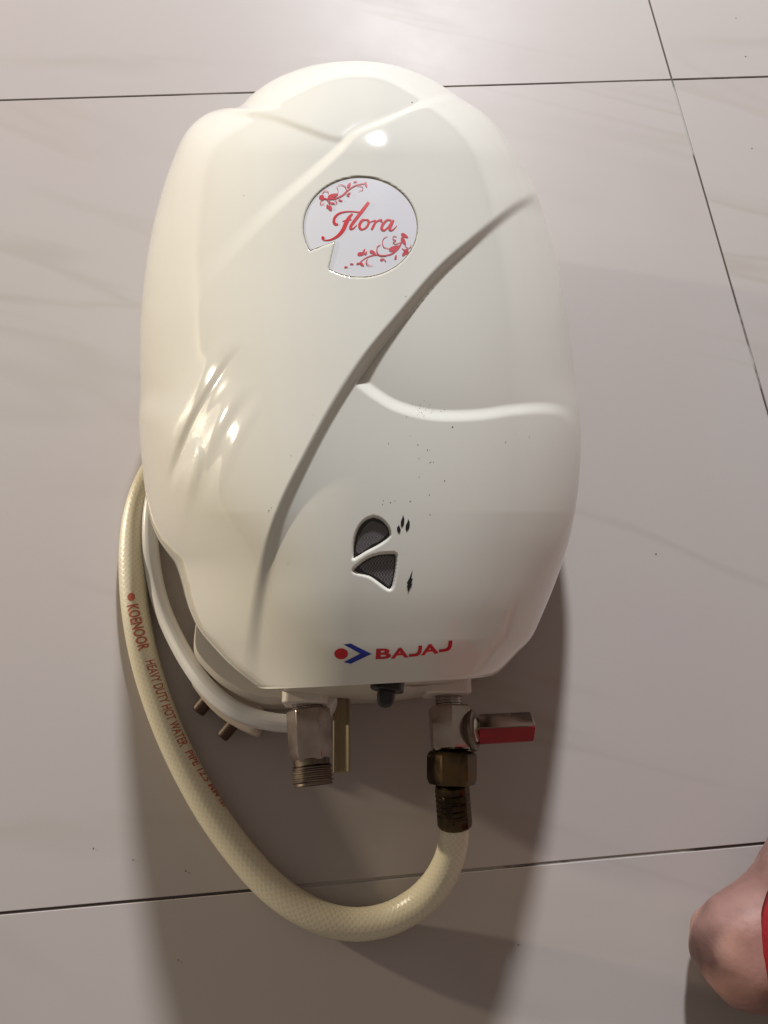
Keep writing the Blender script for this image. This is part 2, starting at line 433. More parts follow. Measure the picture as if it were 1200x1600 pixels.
NT, NR = 880, 250
th = np.linspace(-np.pi, np.pi, NT, endpoint=False)
tt = np.concatenate([np.linspace(0, .94, NR - 40), .94 + .06 * (1 - (1 - np.linspace(0, 1, 41)[1:]) ** 2)])
TT, TH = np.meshgrid(tt[1:], th, indexing='ij')
RR = R_of(TH) * TT
PX = CX + RR * np.cos(TH); PY = CY + RR * np.sin(TH)
ZZ = zfun(PX.ravel(), PY.ravel()).reshape(PX.shape)
V3 = bp(PX, PY, ZZ)
rings = V3.shape[0]
bound = V3[-1]; bxy = bound[:, :2]; tang = np.roll(bxy, -3, 0) - np.roll(bxy, 3, 0)
nin = np.stack([tang[:, 1], -tang[:, 0]], 1); nin /= np.linalg.norm(nin, axis=1)[:, None]
cen = bxy.mean(0)
nin *= np.sign(((cen - bxy) * nin).sum(1))[:, None]
zb = bound[:, 2]
angd = np.degrees(th)
def angle_of(px, py): return math.degrees(math.atan2(py - CY, px - CX))
# 'cut' = 1 where the outline is the real rim (bottom lip and lower left), 0 where the wall goes on down out of sight
a_r, a_l0, a_l1 = angle_of(795, 1032), angle_of(262, 864), angle_of(240, 828)
cut = sst(a_r - 4, a_r + 2, angd) * (1 - sst(a_l0, a_l1, angd))
zr = np.interp(angd, [-180, -100, 20, 60, 150, 180], [.030, .016, .014, .016, .030, .030])
extra = []
def ring(inset_w, z_w, inset_c, dz_c):
    ins = inset_w * (1 - cut) + inset_c * cut
    z = z_w * (1 - cut) + (zb + dz_c) * cut
    return np.concatenate([bxy + nin * ins[:, None], z[:, None]], 1)
extra.append(ring(.0004, zb - .010, .0006, -.0012))
extra.append(ring(.0016, zb * .5 + zr * .5, .0016, -.0018))
extra.append(ring(.0035, zr + .001, .0026, -.0014))
extra.append(ring(.0060, zr, .0030, -.004))
extra.append(ring(.0070, zr + .010, .0034, -.010))
allv = np.vstack([V3.reshape(-1, 3)] + extra + [onshell(np.array([CX]), np.array([CY]), 0, True)])
nr = rings + len(extra)
fc = []
for i in range(nr - 1):
    a = i * NT + np.arange(NT); b2 = i * NT + (np.arange(NT) + 1) % NT
    fc.append(np.stack([a, b2, b2 + NT, a + NT], 1))
faces = [tuple(q) for q in np.vstack(fc).tolist()] + [(nr * NT, (k + 1) % NT, k) for k in range(NT)]

base_pt = bp(560, 760, 0)
heater = empty('water_heater', base_pt, 'cream egg-shaped instant water heater with petal folds and round flower badge lying on the tiles', 'water heater')
shell = obj('front_shell', allv, faces, shell_m, heater)

# ---- back cover and bottom plate
cov = [(318, 1018), (321, 1040), (338, 1062), (362, 1083), (400, 1103), (435, 1109), (520, 1101), (600, 1098), (690, 1084), (735, 1064), (780, 985), (812, 890), (822, 770), (795, 610), (740, 490), (650, 425), (560, 408), (460, 432), (385, 505), (330, 620), (308, 740), (312, 860), (322, 960)]
cv = catmull(cov, 5, True); n = len(cv)
lo = bp(cv[:, 0], cv[:, 1], .004); cxy = lo[:, :2].mean(0)
v = []
for s_, z in ((.985, .002), (1, .006), (1, .034), (.975, .040)):
    for p in lo: v.append((cxy[0] + (p[0] - cxy[0]) * s_, cxy[1] + (p[1] - cxy[1]) * s_, z))
f = [(k * n + i, k * n + (i + 1) % n, (k + 1) * n + (i + 1) % n, (k + 1) * n + i) for k in range(3) for i in range(n)] + [tuple(range(3 * n, 4 * n))]
obj('back_cover', v, f, cover_m, heater, sharp=40)

# bottom plate: ruled between the lip and a drooping arc
m_ = 48
ux = np.linspace(408, 762, m_)
lipy = np.interp(ux, [399, 415, 480, 560, 650, 735, 770], [1071, 1076, 1074, 1070, 1065, 1060, 1056])
lip = bp(ux, lipy - 1.5, zs_of(np.arctan2(lipy - CY, ux - CX)) - .006); lip[:, 1] += .002
arcx = np.linspace(428, 742, m_)
arcy = np.interp(arcx, [428, 450, 500, 560, 600, 640, 690, 742], [1078, 1090, 1099, 1104, 1104.5, 1099, 1086, 1064])
arc = bp(arcx, arcy, .036)
v = []; rows = [0, .06, .3, .6, .85, .96, 1.0]
for q in rows:
    for i in range(m_): v.append(lip[i] * (1 - q) + arc[i] * q + np.array([0, .004 * (1 - math.sin(math.pi * min(q, .95))), 0]))
for i in range(m_): v.append(arc[i] + np.array([0, .03, -.006]))
f = [(k * m_ + i, k * m_ + i + 1, (k + 1) * m_ + i + 1, (k + 1) * m_ + i) for k in range(len(rows)) for i in range(m_ - 1)]
plate = obj('bottom_plate', v, f, plate_m, heater, sharp=45)

ZP = .064      # height of the pipe axes
def boss(x0, x1, ytop, ybot, z):
    a = bp(x0, ybot, z + .012); c = bp(x1, ybot, z + .012)
    p = []
    d = (c - a); d[2] = 0; dl = np.linalg.norm(d); d /= dl; bk = np.array([-d[1], d[0], 0])
    for y in (0, .03):
        for s_, zz in ((0, z - .010), (1, z - .010), (1, z + .012), (.88, z + .0145), (.12, z + .0145), (0, z + .012)):
            q = a + d * dl * s_ + bk * y; q[2] = zz; p.append(q)
    f = [tuple(range(6)), tuple(range(11, 5, -1))] + [(i, i + 6, (i + 1) % 6 + 6, (i + 1) % 6) for i in range(6)]
    return bevel(obj('pipe_boss', p, [q[::-1] for q in f], boss_m, plate, sharp=30), .0008)
boss(440, 512, 1075, 1098, ZP)
boss(666, 737, 1062, 1083, ZP)

# black reset cap
capo = MB()
c0 = bv(604, 1080, .124); c1 = bv(601, 1101, .124)
fl = lathe(c0 + (c0 - c1).normalized() * .012, c1, [(0, .0075), (.006, .0076), (.0115, .0076), (.012, .007)], 40); capo.add(*fl)
st = lathe(c0 + (c0 - c1).normalized() * .001, c1, [(0, .0041), (.0035, .0041), (.0062, .0037), (.0078, .0024), (.0084, .0008)], 28); capo.add(*st)
capo.build('reset_cap', black_m, heater)

# ---- badge
def conform_poly(name, poly, off, m, parent, cuts=False, nring=10, thick=None):
    P = np.asarray(poly, float); n = len(P)
    c = P.mean(0)
    return P, c, n
def fill_poly(name, poly, off, m, parent, step=4.0, cuts=False):
    """a filled outline laid on the shell, cut to small triangles so that it follows the curve"""
    P = np.asarray(poly, float)
    bm = bmesh.new()
    vs_ = [bm.verts.new((x, y, 0)) for x, y in P]
    es = [bm.edges.new((vs_[i], vs_[(i + 1) % len(vs_)])) for i in range(len(vs_))]
    bmesh.ops.triangle_fill(bm, use_beauty=True, edges=es)
    x0, y0 = P.min(0); x1, y1 = P.max(0)
    if step:
        for x in np.arange(x0 + step, x1, step):
            bmesh.ops.bisect_plane(bm, geom=bm.verts[:] + bm.edges[:] + bm.faces[:], plane_co=(x, 0, 0), plane_no=(1, 0, 0))
        for y in np.arange(y0 + step, y1, step):
            bmesh.ops.bisect_plane(bm, geom=bm.verts[:] + bm.edges[:] + bm.faces[:], plane_co=(0, y, 0), plane_no=(0, 1, 0))
    bmesh.ops.recalc_face_normals(bm, faces=bm.faces[:])
    xy = np.array([v_.co[:2] for v_ in bm.verts])
    bm.verts.index_update()
    fcs = [tuple(v_.index for v_ in f_.verts) for f_ in bm.faces]
    bm.free()
    w3 = onshell(xy[:, 0], xy[:, 1], off, cuts)
    # make faces look at the camera
    out = []
    for q in fcs:
        a, b_, c_ = (w3[i] for i in q[:3])
        nrm = np.cross(b_ - a, c_ - a)
        out.append(q if nrm[2] > 0 else q[::-1])
    return obj(name, w3, out, m, parent)
badge = fill_poly('flower_badge', 563 + (BADGE - 563) * 1, -.0004, badge_m, heater, 7.0)
# thin gilt edge: a fine bead along the outline
def bead(name, poly, off, r, m, parent, closed=True):
    P = np.vstack([poly, poly[:1]]) if closed else np.asarray(poly)
    w3 = onshell(P[:, 0], P[:, 1], off)
    v, f, uv, fr = tube(w3, r, 6)
    return obj(name, v, f, m, parent)
bead('gilt_edge', np.array([563 + (BADGE[:, 0] - 563) * .996, 355 + (BADGE[:, 1] - 355) * .996]).T, -.0004, .00032, badge_edge_m, badge)

class Ink:
    """flat print laid on the shell: strokes, leaves and filled outlines in one mesh"""
    def __init__(s, off): s.mb = MB(); s.off = off
    def stroke(s, pts, wd, n=10):
        c = catmull([p[:2] for p in pts], n)
        wv = np.interp(np.linspace(0, 1, len(c)), np.linspace(0, 1, len(wd)), wd)
        d = np.gradient(c, axis=0); d /= np.linalg.norm(d, axis=1)[:, None] + 1e-9
        nn = np.stack([-d[:, 1], d[:, 0]], 1)
        l = c + nn * wv[:, None] / 2; r = c - nn * wv[:, None] / 2
        s.off += .000004
        w3 = np.vstack([onshell(l[:, 0], l[:, 1], s.off), onshell(r[:, 0], r[:, 1], s.off)])
        k = len(c); s.mb.add(w3, [(i, i + 1, k + i + 1, k + i) for i in range(k - 1)])
    def leaf(s, x, y, ln, wd, a, n=14):
        a = math.radians(a); p = []
        for k in range(n):
            q = 2 * math.pi * k / n
            u = math.cos(q) * ln / 2; v_ = math.sin(q) * wd / 2 * (1 - .35 * math.cos(q))
            p.append((x + u * math.cos(a) - v_ * math.sin(a), y + u * math.sin(a) + v_ * math.cos(a)))
        s.fill(p)
    def fill(s, p):
        p = np.asarray(p, float); s.off += .000004
        c = p.mean(0); w3 = onshell(np.append(p[:, 0], c[0]), np.append(p[:, 1], c[1]), s.off)
        k = len(p); s.mb.add(w3, [(i, k, (i + 1) % k) for i in range(k)])
    def build(s, name, m, parent):
        f2 = []
        V_ = s.mb.v
        for q in s.mb.f:
            a, b_, c_ = (Vector(V_[i]) for i in q[:3])
            f2.append(q if (b_ - a).cross(c_ - a).z > 0 else q[::-1])
        return obj(name, V_, f2, m, parent)
K = 1 / 5.714
def zs1(p): return Z1(p)
ink = Ink(-.00025)
S = lambda pts, wd, n=10: ink.stroke(zs1(pts), [q * K for q in wd], n)
S([(520, 392), (490, 425), (462, 475), (432, 540), (385, 592), (325, 624), (272, 630), (246, 612)], [14, 30, 38, 34, 24, 14, 10, 16])
ink.leaf(*zs1([(256, 606)])[0], 30 * K, 22 * K, 20)
S([(392, 488), (366, 486), (352, 462), (362, 425), (395, 393), (450, 376), (520, 373), (575, 378), (606, 360)], [14, 24, 24, 22, 17, 12, 10, 11, 9])
S([(428, 462), (470, 448), (512, 446)], [6, 9, 6])
S([(664, 290), (622, 345), (572, 410), (528, 468), (502, 508), (504, 528), (528, 522), (560, 492)], [26, 30, 29, 27, 24, 20, 12, 5])
S([(640, 448), (607, 452), (582, 492), (590, 527), (618, 530), (650, 505), (664, 468), (652, 448), (628, 448)], [10, 22, 26, 20, 12, 18, 24, 16, 8])
S([(660, 478), (690, 462), (718, 452)], [6, 8, 10])
S([(728, 450), (712, 490), (690, 534)], [14, 22, 20])
S([(716, 488), (742, 458), (772, 450), (780, 468)], [6, 12, 20, 18])
S([(868, 452), (828, 450), (790, 488), (780, 525), (802, 540), (836, 512), (868, 462)], [10, 16, 24, 26, 16, 12, 12])
S([(886, 448), (866, 490), (850, 528), (866, 541), (892, 526), (916, 498)], [18, 25, 24, 14, 8, 4])
ink.build('script_lettering', script_m, badge)
ink = Ink(-.00028)
LF = lambda x, y, l, wd, a: ink.leaf(*zs1([(x, y)])[0], l * K, wd * K, a)
# lower right spray
S([(585, 828), (640, 788), (720, 762), (800, 768), (870, 752), (925, 705), (955, 650), (965, 590)], [8, 10, 12, 12, 14, 16, 14, 10])
for a in ((985, 590, 75, 32, 30), (975, 640, 80, 34, 62), (893, 702, 105, 44, -24), (700, 738, 60, 30, 25), (597, 752, 70, 34, -8), (622, 724, 46, 16, -62), (640, 745, 40, 16, -70), (785, 803, 42, 22, -20), (812, 815, 24, 12, 60),
          (905, 782, 44, 20, -78), (985, 745, 60, 26, -48), (1015, 745, 52, 30, 20), (1000, 718, 40, 20, -10), (603, 846, 50, 24, 42), (572, 838, 36, 18, -10), (513, 843, 36, 14, 5), (462, 870, 36, 14, 0)):
    LF(*a)
S([(832, 597), (800, 612), (786, 650), (800, 692), (850, 706)], [4, 6, 7, 7, 4])
S([(770, 670), (742, 690), (738, 735), (765, 768), (820, 770)], [5, 9, 10, 10, 6])
S([(915, 600), (888, 594), (880, 620), (905, 632), (882, 650), (905, 664), (945, 650)], [5, 7, 7, 7, 7, 7, 5])
S([(700, 860), (655, 855), (640, 825), (655, 795)], [3, 5, 6, 4])
S([(672, 850), (650, 838), (648, 810)], [3, 4, 3])
S([(1040, 665), (1040, 690), (1015, 700), (985, 680)], [4, 6, 6, 5])
S([(960, 700), (990, 725), (1028, 742)], [6, 6, 5]); S([(980, 712), (975, 745), (970, 772)], [6, 5, 4])
# upper left spray
S([(648, 122), (590, 128), (530, 148), (470, 190), (430, 228), (370, 255), (300, 262), (240, 252)], [6, 8, 11, 13, 13, 12, 12, 12])
for a in ((245, 250, 50, 44, 60), (345, 232, 100, 36, -18), (488, 138, 52, 26, -55), (640, 132, 54, 18, 72), (412, 275, 40, 16, 15), (320, 345, 48, 34, 60), (295, 328, 36, 20, 100), (345, 300, 36, 18, 0), (488, 212, 34, 14, -20), (482, 232, 30, 12, 30), (318, 290, 30, 14, 45), (545, 108, 40, 10, -5)):
    LF(*a)
S([(470, 190), (452, 150), (420, 135), (385, 142)], [6, 7, 6, 3])
S([(305, 215), (298, 196), (270, 192), (250, 215)], [4, 6, 6, 5])
S([(390, 208), (388, 170), (370, 150)], [4, 5, 3])
S([(560, 140), (605, 150), (610, 178), (570, 190)], [6, 6, 6, 3])
S([(265, 262), (232, 290), (240, 312), (270, 300)], [5, 6, 6, 4])
S([(290, 265), (312, 300), (325, 340)], [7, 7, 6]); S([(350, 262), (382, 290), (360, 312)], [6, 6, 4]); S([(450, 210), (470, 222), (490, 236)], [5, 5, 4])
ink.build('flower_print', script2_m, badge)

# ---- indicator lenses
for P, Q, lab in ((LENS1, LENS1_IN, 'upper teardrop indicator lens'), (LENS2, LENS2_IN, 'lower fan-shaped indicator lens')):
    o = fill_poly('indicator_lens', P, -.0024, lens_m, heater, 6.0); o['label'] = lab
    Q = Q.mean(0) + (Q - Q.mean(0)) * 1.07
    fill_poly('lens_screen', Q, -.0019, screen_m, o, 6.0)
# ---- printed symbols
ink = Ink(.0002)
for p in ([(731, 163), (746, 205), (744, 250), (735, 278), (716, 290), (707, 262), (710, 228), (724, 195)],
          [(785, 205), (802, 240), (801, 285), (788, 318), (768, 332), (757, 300), (762, 268), (778, 238)],
          [(686, 266), (699, 292), (709, 322), (698, 353), (680, 344), (670, 318), (668, 294), (680, 284)]):
    ink.fill(Z2(p))
ink.build('flame_symbol', ink_m, heater)
fill_poly('bolt_symbol', Z2([(831, 736), (819, 827), (836, 826), (815, 875), (831, 882), (784, 970), (779, 918), (765, 926), (787, 884), (769, 877), (799, 820)]), .0002, ink_m, heater, 3.0)

# ---- maker's mark above the lip
logo = None
ink = Ink(.00022)
ch = Z3([(183, 135), (240, 128), (403, 209), (240, 286), (185, 273), (316, 207)])
ink.fill([ch[0], ch[1], ch[2], ch[5]]); ink.fill([ch[5], ch[2], ch[3], ch[4]])
logo = ink.build('maker_mark', blue_ink_m, heater)
ink = Ink(.00022); ink.fill([(533 + 10.7 * math.cos(a), 1021.6 + 8.5 * math.sin(a)) for a in np.linspace(0, 2 * math.pi, 36)[:-1]])
ink.build('red_dot', red_ink_m, logo)

def text_tris(body, bold=0.0, res=4, cuts=0):
    cu = bpy.data.curves.new('t', 'FONT'); cu.body = body; cu.offset = bold; cu.resolution_u = res; cu.fill_mode = 'FRONT'
    o = bpy.data.objects.new('t', cu); C.objects.link(o)
    bpy.context.view_layer.update()
    me = bpy.data.meshes.new_from_object(o.evaluated_get(bpy.context.evaluated_depsgraph_get()))
    if cuts:
        bm = bmesh.new(); bm.from_mesh(me)
        y0, y1 = min(q.co.y for q in bm.verts), max(q.co.y for q in bm.verts); x0, x1 = min(q.co.x for q in bm.verts), max(q.co.x for q in bm.verts)
        for k in range(1, cuts):
            bmesh.ops.bisect_plane(bm, geom=bm.verts[:] + bm.edges[:] + bm.faces[:], plane_co=(0, y0 + (y1 - y0) * k / cuts, 0), plane_no=(0, 1, 0))
        for x in np.arange(x0 + .12, x1, .12):
            bmesh.ops.bisect_plane(bm, geom=bm.verts[:] + bm.edges[:] + bm.faces[:], plane_co=(x, 0, 0), plane_no=(1, 0, 0))
        bm.to_mesh(me); bm.free()
    v = np.array([q.co[:2] for q in me.vertices]); f = [tuple(p.vertices) for p in me.polygons]
    bpy.data.objects.remove(o); bpy.data.curves.remove(cu); bpy.data.meshes.remove(me)
    return v, f
mb = MB(); off = .00022
for chh, xa, xb in (('B', 437, 556), ('A', 555, 694), ('J', 697, 796), ('A', 790, 928), ('J', 932, 1032)):
    v, f = text_tris(chh, .035)
    if chh == 'J':
        q = [(0, 0), (.42, 0), (.70, .03), (.88, .15), (.97, .38), (1, .62), (1, 1)] + [(0, .27), (.40, .27), (.55, .30), (.65, .40), (.69, .52), (.70, .66), (.70, 1)]
        v = np.array(q, float); f = [(i, i + 1, i + 8, i + 7) for i in range(6)]
    mn, mxx = v.min(0), v.max(0); u = (v - mn) / (mxx - mn)
    X = xa + u[:, 0] * (xb - xa)
    X = X + (u[:, 1] - .5) * (6 if chh != 'A' else 4)
    base = np.interp(X, [437, 556, 620, 690, 790, 860, 926, 1032], [250, 246, 243, 236, 222, 214, 203, 178])
    if chh == 'J': base = np.interp(X, [690, 800, 926, 1032], [233, 224, 197, 184])
    Yy = base - u[:, 1] * 81
    pts = np.array(Z3(list(zip(X, Yy)))); off += .000005
    mb.add(onshell(pts[:, 0], pts[:, 1], off), f)
mb.build('maker_lettering', red_ink_m, logo, sharp=None)

# ---- grime specks on the shell
rs = np.random.RandomState(5); mb = MB()
spec = [(381, 306, 1.5), (644, 160, 2.0), (634, 463, 1.3), (598, 788, 1.2), (455, 712, 1), (420, 798, 1.6), (424, 793, 1.2), (827, 683, 1.4), (790, 691, 1.2), (707, 667, 2.0), (610, 785, 1.8), (599, 782, 1.2), (641, 783, 1.6), (671, 773, 1.3), (695, 751, 1.5), (672, 804, 1.4), (653, 695, 1.4), (668, 703, 1.4), (655, 716, 1.1), (673, 722, 1.2), (607, 693, 1.1), (490, 648, .9), (560, 840, .8), (450, 880, 1.1), (256, 815, 1.1), (655, 745, 1), (617, 782, 1)]
for k in range(30): spec.append((rs.normal(660, 13), rs.normal(641, 6.5), rs.uniform(.5, 1.0)))
for k in range(5): spec.append((rs.normal(655, 22), rs.normal(690, 42), rs.uniform(.4, .9)))
for k in range(3): spec.append((rs.uniform(300, 860), rs.uniform(240, 1000), rs.uniform(.3, .5)))
for x, y, r in spec:
    q = np.linspace(0, 2 * np.pi, 7)[:-1]; rr_ = r * .68 * rs.uniform(.6, 1.25, 6)
    px = x + rr_ * np.cos(q); py = y + rr_ * np.sin(q) * .9
    p3 = onshell(np.append(px, x), np.append(py, y), .00008); p3[-1] = onshell(np.array([x]), np.array([y]), .00018)[0]
    mb.add(p3, [(i, 6, (i + 1) % 6) for i in range(6)])
o = mb.build('grime_specks', dirt_m, shell, sharp=None); o['kind'] = 'stuff'

# ---- left outlet connector
def threads(t0, t1, r, pitch, dep):
    out = []; t = t0
    while t < t1 - 1e-6:
        out += [(t, r - dep), (t + pitch * .25, r), (t + pitch * .5, r), (t + pitch * .75, r - dep)]; t += pitch
    return out
def ln(a, b): return (Vector(b) - Vector(a)).length
a = bv(481, 1107, ZP); e = bv(487, 1190, ZP); ax = (e - a).normalized(); Lh = ln(a, e)
px_mm = lambda w_, p: w_ / F * ((p - cam.location).dot(Vector((M[0][2], M[1][2], M[2][2])) * -1))
rhex = px_mm(70, bv(484, 1150, ZP)) / 2
mb = MB(); mb.add(*lathe(a, e, [(0, rhex * .84), (.0012, rhex * .98), (.0024, rhex), (Lh - .005, rhex), (Lh - .002, rhex * .93), (Lh, rhex * .83)], 6, math.pi / 6))
conn = bevel(mb.build('outlet_connector', chrome_m, heater, True, 25), .0005)
mb = MB(); mb.add(*lathe(a - ax * .022, e, [(0, rhex * .72), (.004, rhex * .72)] + threads(.006, .0215, rhex * .72, .0016, .0006) + [(.023, rhex * .66)], 36))
mb.build('connector_nipple', nipple_m, conn)
mb = MB(); mb.add(*lathe(e - ax * .001, e + ax, [(0, rhex * .80), (.0028, rhex * .80), (.003, rhex * .88)] + threads(.0034, .0118, rhex * .90, .0021, .0009) + [(.0126, rhex * .84), (.0126, rhex * .62), (.004, rhex * .60)], 40))
mb.build('connector_thread', thread_m, conn)

# ochre strip hanging behind the connector
s0, s1 = bv(534, 1092, .040), bv(534, 1207, .040)
d = (s1 - s0); sd = Vector((1, 0, 0)) * px_mm(13, s0)
v = []
for p in (s0, s1):
    for u, z in ((-1, -.004), (1, -.004), (1, .0035), (.72, .0035), (.6, .0026), (-.6, .0026), (-.72, .0035), (-1, .0035)):
        v.append(p + sd * u + Vector((0, 0, z)))
f = [(i, (i + 1) % 8, (i + 1) % 8 + 8, i + 8) for i in range(8)] + [tuple(range(7, -1, -1)), tuple(range(8, 16))]
bevel(obj('ochre_strip', v, f, strip_m, heater, True, None, 30), .0006)

# ---- right inlet: ball valve with red lever
a = bv(701, 1103, ZP); e = bv(706, 1173, ZP); ax = (e - a).normalized(); Lh = ln(a, e)
rv = px_mm(71, bv(703, 1140, ZP)) / 2
mb = MB(); mb.add(*lathe(a, e, [(0, rv * .86), (.0010, rv * .97), (.0022, rv), (Lh - .003, rv), (Lh - .0012, rv * .96), (Lh, rv * .85)], 6, 0))
valve = bevel(mb.build('ball_valve', chrome_m, heater, True, 25), .0004)
mb = MB(); mb.add(*lathe(a - ax * .022, e, [(0, rv * .6), (.005, rv * .6)] + threads(.012, .0215, rv * .6, .0016, .0006) + [(.0235, rv * .56)], 36)); mb.build('valve_nipple', nipple_m, valve)
# spindle disc facing right
sc_ = bv(741, 1141, ZP + .002); sr = px_mm(64, sc_) / 2
rt = Vector((.93, -.03, .37)).normalized()
mb = MB(); mb.add(*lathe(sc_ - rt * .004, sc_ + rt, [(0, sr * .7), (.0015, sr * .92), (.003, sr), (.0046, sr * .97), (.0052, sr * .82), (.0048, sr * .62)], 36)); mb.build('spindle_collar', thread_m, valve)
mb = MB(); mb.add(*lathe(sc_, sc_ + rt, [(.0002, sr * .56), (.0014, sr * .56), (.0019, sr * .46)], 32)); mb.build('spindle_disc', disc_m, valve)
# lever: a ridged bar, chrome above the ridge, red below
h0u, h0m, h0d = bv(748, 1116, .058), bv(748, 1138, .068), bv(748, 1163, .062)
h1u, h1m, h1d = bv(832, 1112, .058), bv(838, 1134, .068), bv(836, 1158, .062)
def slab(rows, thick, name, m, parent):
    """rows of points across the bar, extruded downwards"""
    nx = len(rows[0]); v = [p for rw in rows for p in rw] + [p - Vector((0, 0, thick)) for rw in rows for p in rw]
    k = len(rows) * nx; f = []
    for i in range(len(rows) - 1):
        for j in range(nx - 1):
            q = (i * nx + j, i * nx + j + 1, (i + 1) * nx + j + 1, (i + 1) * nx + j); f += [q[::-1], tuple(x + k for x in q)]
    per_ = [j for j in range(nx)] + [i * nx + nx - 1 for i in range(1, len(rows))] + [(len(rows) - 1) * nx + j for j in range(nx - 2, -1, -1)] + [i * nx for i in range(len(rows) - 2, 0, -1)]
    f += [(per_[i], per_[(i + 1) % len(per_)], per_[(i + 1) % len(per_)] + k, per_[i] + k) for i in range(len(per_))]
    return bevel(obj(name, v, f, m, parent, True, None, 40), .0007, 3)
def lerp(a_, b_, t): return a_ * (1 - t) + b_ * t
tip = [lerp(h0u, h1u, q) for q in (0, .5, .93, .99)]
slab([[lerp(h0u, h1u, q) for q in (0, .5, .9, .97)], [lerp(h0m, h1m, q) for q in (0, .5, .93, 1.0)]], .0028, 'lever', chrome_m, valve)
slab([[lerp(h0m, h1m, q) + Vector((0, -.0002, .0001)) for q in (0, .5, .95, .995)], [lerp(h0d, h1d, q) for q in (0, .5, .93, .985)]], .0032, 'lever_sleeve', handle_red_m, valve)

# ---- power cord and plug
cpts = [(262, 690, .012), (246, 745, .013), (236, 800, .014), (235, 850, .013), (241, 900, .010), (252, 945, .011), (268, 985, .014), (292, 1030, .020), (322, 1072, .027), (356, 1102, .030), (390, 1119, .030), (420, 1127, .030), (450, 1130, .030), (478, 1129, .031), (503, 1118, .036), (512, 1100, .046), (512, 1086, .056)]
cp = catmull([bp(x, y, z) for x, y, z in cpts], 8)
v, f, uv, fr = tube(cp, .0051, 20)
obj('power_cord', v, f, white_cord_m, heater, uv=uv)
q0, q1 = bv(295, 1064, .018), bv(402, 1152, .018)
d = (q1 - q0); d.z = 0; bkk = Vector((-d.y, d.x, 0)).normalized()
if bkk.y < 0: bkk = -bkk
mb = MB(); prof = []
for s_ in np.linspace(0, 1, 9): prof.append(q0 + d * s_ - bkk * (.0045 * math.sin(math.pi * s_)))
prof += [q0 + d * .9 + bkk * .010, q0 + d * .72 + bkk * .021, q0 + d * .28 + bkk * .021, q0 + d * .1 + bkk * .010]
nn_ = len(prof); v = [Vector((p.x, p.y, .0015)) for p in prof] + [Vector((p.x, p.y, .0185)) for p in prof]
f = [tuple(range(nn_ - 1, -1, -1)), tuple(range(nn_, 2 * nn_))] + [(i, (i + 1) % nn_, (i + 1) % nn_ + nn_, i + nn_) for i in range(nn_)]
plug = bevel(obj('plug', v, f, plug_m, heater, True, None, 40), .003, 3)
for (xa, ya, xb, yb, wpx) in ((336, 1080, 308, 1113, 23), (372, 1122, 346, 1153, 20)):
    p0, p1 = bv(xa, ya, .010), bv(xb, yb, .010); l_ = ln(p0, p1); r_ = px_mm(wpx, p0) / 2
    mb = MB(); mb.add(*lathe(p0, p1, [(0, r_), (l_ - .0015, r_), (l_ - .0005, r_ * .9), (l_, r_ * .65)], 20)); mb.build('plug_pin', pin_m, plug)

# ------------------------------------------------------------------ hose
hpts = [(709, 1272, .056), (710, 1292, .053), (708, 1318, .047), (698, 1352, .036), (678, 1386, .025), (648, 1414, .016), (606, 1436, .0105), (556, 1444, .0085), (506, 1435, .0085), (456, 1410, .0085), (412, 1374, .0085), (372, 1328, .0085), (333, 1274, .0085), (298, 1214, .0085), (268, 1152, .0085),
        (244, 1090, .0085), (226, 1030, .0085), (214, 970, .0085), (208, 915, .0085), (207, 862, .0085), (212, 812, .0085), (224, 768, .0085), (244, 726, .0085), (264, 684, .0085), (276, 640, .0085)]
hose = empty('water_hose', bp(556, 1444, 0), 'cream braided hose with red print looping on the floor from the red-lever valve', 'hose')
hp = catmull([bp(x, y, z) for x, y, z in hpts], 14)
rl = np.interp(np.arange(len(hp)), [0, 20, 60, len(hp)], [.0074, .0074, .0083, .0083])
v, f, uv, frames = tube(hp, .0083, 36, rlist=rl)
ht = obj('hose_tube', v, f, hose_m, hose, uv=uv)
# print along the hose
LT = frames[-1][3]
fl_ = np.array([q[3] for q in frames])
def on_hose(s_, off_a, lift):
    s_ = np.clip(s_, 0, LT - 1e-6); i = int(np.searchsorted(fl_, s_)) - 1; i = max(0, min(i, len(frames) - 2))
    t = (s_ - fl_[i]) / (fl_[i + 1] - fl_[i] + 1e-12)
    p = frames[i][0].lerp(frames[i + 1][0], t); u = frames[i][1].lerp(frames[i + 1][1], t).normalized(); ss = frames[i][2].lerp(frames[i + 1][2], t).normalized()
    r_ = frames[i][4] + lift
    return p + (u * math.cos(off_a) + ss * math.sin(off_a)) * r_
def s_at(px, py):
    q = Vector(bp(px, py, .0085)); return min(frames, key=lambda k: (k[0] - q).length)[3]
def hose_text(body, sA, sB, aA, aB, hgt, bold, mbt):
    v, f = text_tris(body, bold, 3, 8)
    mn, mxx = v.min(0), v.max(0); u = (v - mn) / (mxx - mn)
    out = []
    for x, y in u:
        s_ = sA + (sB - sA) * x; ca = aA + (aB - aA) * x
        out.append(on_hose(s_, ca + (y - .5) * hgt / .0083 * TXT, .00012))
    mbt.add(out, f)
